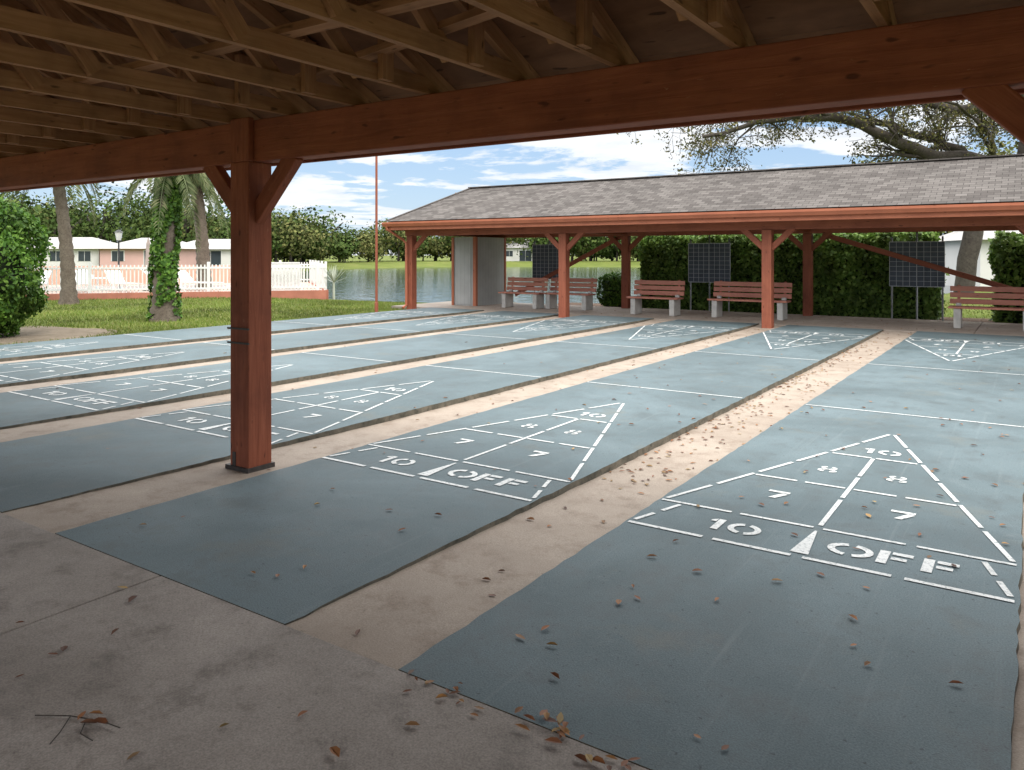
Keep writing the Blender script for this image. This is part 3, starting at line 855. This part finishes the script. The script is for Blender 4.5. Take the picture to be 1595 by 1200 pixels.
# ------------------------------------------------------------------ big oak behind the far shelter
e = empty('oak_tree', (-2.3, 34.6, -.1), ROT)
mb = MB(); LP = []
def branch(pts, r0, r1, kids, depth):
    pts = [Vector(p) for p in pts]
    out = [pts[0]]
    for a, b in zip(pts[:-1], pts[1:]):
        m = max(2, int((b - a).length / .5))
        for j in range(1, m + 1):
            q = a.lerp(b, j / m); w = .05 * (b - a).length
            out.append(q + Vector((random.uniform(-w, w), random.uniform(-w, w), random.uniform(-w, w))) * (0 if j == m and depth == 0 else 1))
    n = len(out); rad = [r0 + (r1 - r0) * (k / (n - 1)) ** .8 for k in range(n)]
    mb.tube(out, rad, 9 if depth == 0 else (6 if depth == 1 else 4), 0, False)
    if depth >= 2 and random.random() < .8:
        for k in range(max(1, n * 2 // 3), n):
            for _ in range(8): LP.append(tuple(out[k] + Vector((random.gauss(0, .14), random.gauss(0, .14), random.gauss(0, .1)))))
    if depth >= 3: return
    for k in range(kids):
        t = random.uniform(.12, 1.0); i = min(n - 2, int(t * (n - 1))); p = out[i]; d = (out[i + 1] - out[i]).normalized()
        L = [0, 2.4, 1.3, .7][depth + 1] * random.uniform(.6, 1.3)
        v = (d * .8 + Vector((random.gauss(0, .6), random.gauss(0, .7), random.gauss(.1, .5)))).normalized()
        mid = p + v * L * .5 + Vector((0, 0, .1 * L)); end = p + v * L + Vector((random.gauss(0, .15), 0, random.gauss(-.05, .15))) * L
        branch([p, mid, end], rad[i] * .55 if depth else min(.12, rad[i] * .5), .009, [0, 5, 4, 0][depth + 1], depth + 1)
branch([(0, 0, 0), (.15, 0, 1.4), (.5, .1, 3.0), (1.7, 0, 4.3), (2.5, 0, 5.3)], .36, .34, 0, 0)
branch([(2.0, 0, 4.7), (.6, -.2, 5.1), (-1.5, -.4, 5.35), (-2.7, -.5, 5.8), (-4.2, -.6, 6.5), (-5.2, -.5, 6.8), (-6.7, -.6, 6.85), (-8.7, -.5, 6.4), (-10.1, -.2, 6.1)], .34, .07, 18, 0)
branch([(2.4, 0, 5.2), (2.6, 0, 6.4), (1.6, .2, 7.2), (0, .3, 7.2), (-1.4, .2, 7.5), (-3.2, 0, 7.9), (-5.5, .2, 8.0)], .32, .06, 15, 0)
branch([(1.2, .6, 5.0), (-.6, 1.0, 6.2), (-2.6, 1.4, 6.9), (-5, 1.8, 7.1), (-7.6, 2.2, 7.4), (-9.6, 2.2, 7.1)], .2, .05, 14, 0)
branch([(2.5, 0, 5.3), (3.0, .5, 7.0), (2.6, .8, 9.0), (3.0, .6, 10.5)], .26, .06, 9, 0)
branch([(2.4, 0, 5.2), (4.2, -.6, 6.2), (6.5, -1, 7), (9, -1.2, 7.2)], .28, .05, 10, 0)
branch([(1.2, 0, 4.9), (.4, -1.2, 5.6), (-.8, -2.2, 6.4), (-2.4, -3, 6.9)], .16, .04, 8, 0)
mb.obj('trunk_and_limbs', M_BARK, e, smooth=True)
leaf_mesh('leaves', np.array(LP), .12, M_OAKLEAF, e, .55)
print('oak leaves', len(LP))

# ------------------------------------------------------------------ grass blades on the lawn
def blades():
    n = 80000
    x = -14.45 - 15 * rng.random(n) ** 1.4; y = 2.5 + 20 * rng.random(n)
    x2 = rng.uniform(-14, 9, 12000); y2 = rng.uniform(22.3, 30, 12000)
    x = np.concatenate([x, x2]); y = np.concatenate([y, y2])
    s = (x - A.x) * nv.x + (y - A.y) * nv.y
    dd = ((x + 16.5) / 1.9) ** 2 + ((y - 6.8) / 2.1) ** 2
    ok = (s < -.15) & (dd > .9)
    x, y = x[ok], y[ok]; n = len(x)
    z = np.array([ground_h(a, b) for a, b in zip(x, y)])
    th = rng.random(n) * 6.283; h = .035 + .06 * rng.random(n) ** 1.5; w = .009 + .008 * rng.random(n)
    c, s_ = np.cos(th), np.sin(th); lx = rng.normal(size=n) * .03; ly = rng.normal(size=n) * .03
    V = np.stack([np.stack([x - c * w, y - s_ * w, z - .005], 1), np.stack([x + c * w, y + s_ * w, z - .005], 1), np.stack([x + lx, y + ly, z + h], 1)], 1).reshape(-1, 3)
    me = bpy.data.meshes.new('grass'); me.vertices.add(3 * n); me.vertices.foreach_set('co', V.ravel())
    me.loops.add(3 * n); me.loops.foreach_set('vertex_index', np.arange(3 * n, dtype=np.int32))
    me.polygons.add(n); me.polygons.foreach_set('loop_start', np.arange(0, 3 * n, 3, dtype=np.int32)); me.update(calc_edges=True); me.validate()
    me.materials.append(M_BLADE); o = bpy.data.objects.new('grass', me); COL.objects.link(o)
blades()

# ------------------------------------------------------------------ fallen leaves
mb = MB()
def leaf(x, y, z, s):
    th = random.random() * 6.283; c, sn = math.cos(th), math.sin(th); h = random.uniform(.04, .2) * s; tl = random.uniform(-.1, .15) * s
    W = random.uniform(.7, 1.15)
    pts = [(-.5, 0, .04), (-.15, .22 * W, 1), (.2, .18 * W, 1), (.5, 0, .25), (.2, -.18 * W, 1), (-.15, -.22 * W, 1)]
    b = len(mb.v)
    for (px, py, pz) in pts:
        X, Y = px * s, py * s
        mb.v.append((x + X * c - Y * sn, y + X * sn + Y * c, z + .003 + (h if pz == 1 else pz * s * .15) + max(0, px * tl)))
    mb.f += [(b, b + 3, b + 2, b + 1), (b, b + 5, b + 4, b + 3)]; mb.m += [0, 0]; mb.uv += [(0, 0)] * 8
def zat(x, y):
    if y < Y0: return .003
    if y > Y1: return -.01 if y < 20.15 else -.085
    for (a, b) in gaps:
        if a < x < b: return gz(y)
    return 0.004
for k in range(130):
    x, y = random.uniform(-5, 0), random.uniform(2.2, 16); leaf(x, y, zat(x, y), random.uniform(.03, .06))
for k in range(75):
    x, y = random.uniform(-3.2, 0), random.uniform(2.1, 8); leaf(x, y, zat(x, y), random.uniform(.035, .06))
for k in range(45):
    x, y = random.uniform(-14, -4), random.uniform(2.2, 16.5); leaf(x, y, zat(x, y), random.uniform(.035, .06))
def strip(x0, x1, y0, y1, n, skew=1.0):
    for k in range(n):
        y = y0 + (y1 - y0) * random.random() ** .8; x = x0 + (x1 - x0) * random.random() ** skew
        leaf(x, y, zat(x, y), random.uniform(.03, .055))
strip(-2.48, -1.9, 4.6, 16.8, 170, 1.6)
strip(-2.48, -2.3, 5, 14.5, 170)
for c in range(12):   # small drifts
    cy = random.uniform(4.5, 10); cx = random.uniform(-2.45, -2.1)
    for k in range(random.randint(4, 12)):
        xx = min(-1.92, max(-2.48, random.gauss(cx, .07))); yy = random.gauss(cy, .12); leaf(xx, yy, gz(yy), random.uniform(.03, .055))
strip(-4.92, -4.34, 5, 16.5, 90, 1.4)
strip(-7.36, -6.78, 5, 16.5, 40, 1.4)
strip(-.05, .54, 2.2, 16.5, 160)
strip(-9.7, -9.2, 8, 16.5, 25)
strip(-13.5, 5, 17, 20.1, 380)
strip(-10, 5, 20.2, 20.8, 500)
strip(-1.95, -.7, 20.2, 22.2, 90)
for k in range(16): leaf(random.gauss(-1.24, .07), random.gauss(2.07, .035), .006 + random.random() * .015, random.uniform(.035, .06))
for k in range(10): leaf(random.gauss(-.95, .12), random.gauss(2.03, .03), .005, random.uniform(.03, .055))
for k in range(14): leaf(random.gauss(-1.65, .2), 2.06 + random.gauss(0, .03), .004, random.uniform(.02, .045))
for (x, y) in ((-2.53, 1.3), (-2.5, 1.33), (-2.47, 1.29), (-2.44, 1.31), (-1.95, 1.7), (-1.72, 1.62), (-2.98, 1.66), (-2.2, 1.28), (-3.35, 1.9), (-1.5, 1.45), (-3.2, 1.86), (-1.1, 1.2)):
    leaf(x, y, .005, random.uniform(.045, .065))
for k in range(22): leaf(random.uniform(-4.5, -.6), random.uniform(.6, 2.0), .003, random.uniform(.025, .055))
mb.obj('fallen_leaves', M_FALLEN)
mb = MB()
for pts in (((-2.66, 1.22), (-2.56, 1.28), (-2.44, 1.32), (-2.36, 1.33)), ((-2.56, 1.28), (-2.5, 1.22), (-2.46, 1.17)), ((-2.5, 1.3), (-2.44, 1.25), (-2.37, 1.25))):
    mb.tube([(x, y, .006 + .002 * k) for k, (x, y) in enumerate(pts)], [.0018] * len(pts), 5)
mb.obj('fallen_twig', M_BARK)

# ------------------------------------------------------------------ light
SUN_EL, SUN_AZ = math.radians(52), math.radians(118)
w = bpy.data.worlds.new('World'); scene.world = w; w.use_nodes = True; nt = w.node_tree
bg = nt.nodes['Background']
sky = node(nt, 'ShaderNodeTexSky'); sky.sky_type = 'NISHITA'; sky.sun_disc = False; sky.sun_elevation = SUN_EL; sky.sun_rotation = SUN_AZ
sky.air_density = 1.0; sky.dust_density = .6; sky.ozone_density = 1.5
tc = node(nt, 'ShaderNodeTexCoord')
sp = node(nt, 'ShaderNodeSeparateXYZ', {0: tc.outputs['Generated']})
zc = node(nt, 'ShaderNodeMath', {0: sp.outputs['Z'], 1: 0.0}, operation='MAXIMUM')
den = node(nt, 'ShaderNodeMath', {0: zc.outputs[0], 1: .10}, operation='ADD')
px_ = node(nt, 'ShaderNodeMath', {0: sp.outputs['X'], 1: den.outputs[0]}, operation='DIVIDE')
py_ = node(nt, 'ShaderNodeMath', {0: sp.outputs['Y'], 1: den.outputs[0]}, operation='DIVIDE')
cv = node(nt, 'ShaderNodeCombineXYZ', {0: px_.outputs[0], 1: py_.outputs[0], 2: 0.0})
cl = noise(nt, cv.outputs[0], .95, 7, .6, .25)
hi = ramp(nt, zc.outputs[0], [(0.22, 0.0), (0.42, 1.0)])
clh = node(nt, 'ShaderNodeMath', {0: hi, 1: .13, 2: cl}, operation='MULTIPLY_ADD')
cm = ramp(nt, clh.outputs[0], [(0.475, 0.0), (0.515, .8), (0.58, 1.0)])
cshade = ramp(nt, noise(nt, cv.outputs[0], 1.8, 5, .6), [(0.35, (6.1, 6.4, 6.8)), (0.65, (7.7, 7.8, 7.9))])
hgain = ramp(nt, zc.outputs[0], [(0.24, (.36, .36, .36)), (0.42, (1., .99, .96))])
cbright = mix(nt, 1.0, cshade, hgain, 'MULTIPLY')
cbright = node(nt, 'ShaderNodeVectorMath', {0: cbright, 'Scale': 2.75}, operation='SCALE').outputs[0]
low = ramp(nt, zc.outputs[0], [(0.0, (3.9, 5.0, 6.2)), (0.22, (2.5, 4.0, 6.3))])
lm = ramp(nt, zc.outputs[0], [(0.2, .75), (0.6, 0.1)])
skyc = mix(nt, lm, sky.outputs[0], low)
skc = mix(nt, cm, skyc, cbright)
nt.links.new(skc, bg.inputs['Color'])
bg.inputs['Strength'].default_value = .15
sl = bpy.data.lights.new('sun', 'SUN'); sl.energy = 2.0; sl.angle = math.radians(24); sl.color = (1, .95, .87)
so = bpy.data.objects.new('sun', sl); COL.objects.link(so)
d = Vector((math.sin(SUN_AZ) * math.cos(SUN_EL), math.cos(SUN_AZ) * math.cos(SUN_EL), math.sin(SUN_EL)))
so.rotation_euler = d.to_track_quat('Z', 'Y').to_euler(); so.location = (0, 0, 30)

# ------------------------------------------------------------------ camera
cam = bpy.data.cameras.new('camera'); co = bpy.data.objects.new('camera', cam); COL.objects.link(co)
co.location = (0, 0, 1.482); co.rotation_euler = (math.radians(90), 0, math.radians(33.88))
cam.lens = 27.38; cam.sensor_width = 36; cam.shift_y = -.1273; cam.clip_start = .05; cam.clip_end = 3000
scene.camera = co
scene.view_settings.view_transform = 'Standard'; scene.view_settings.look = 'None'; scene.view_settings.exposure = 0
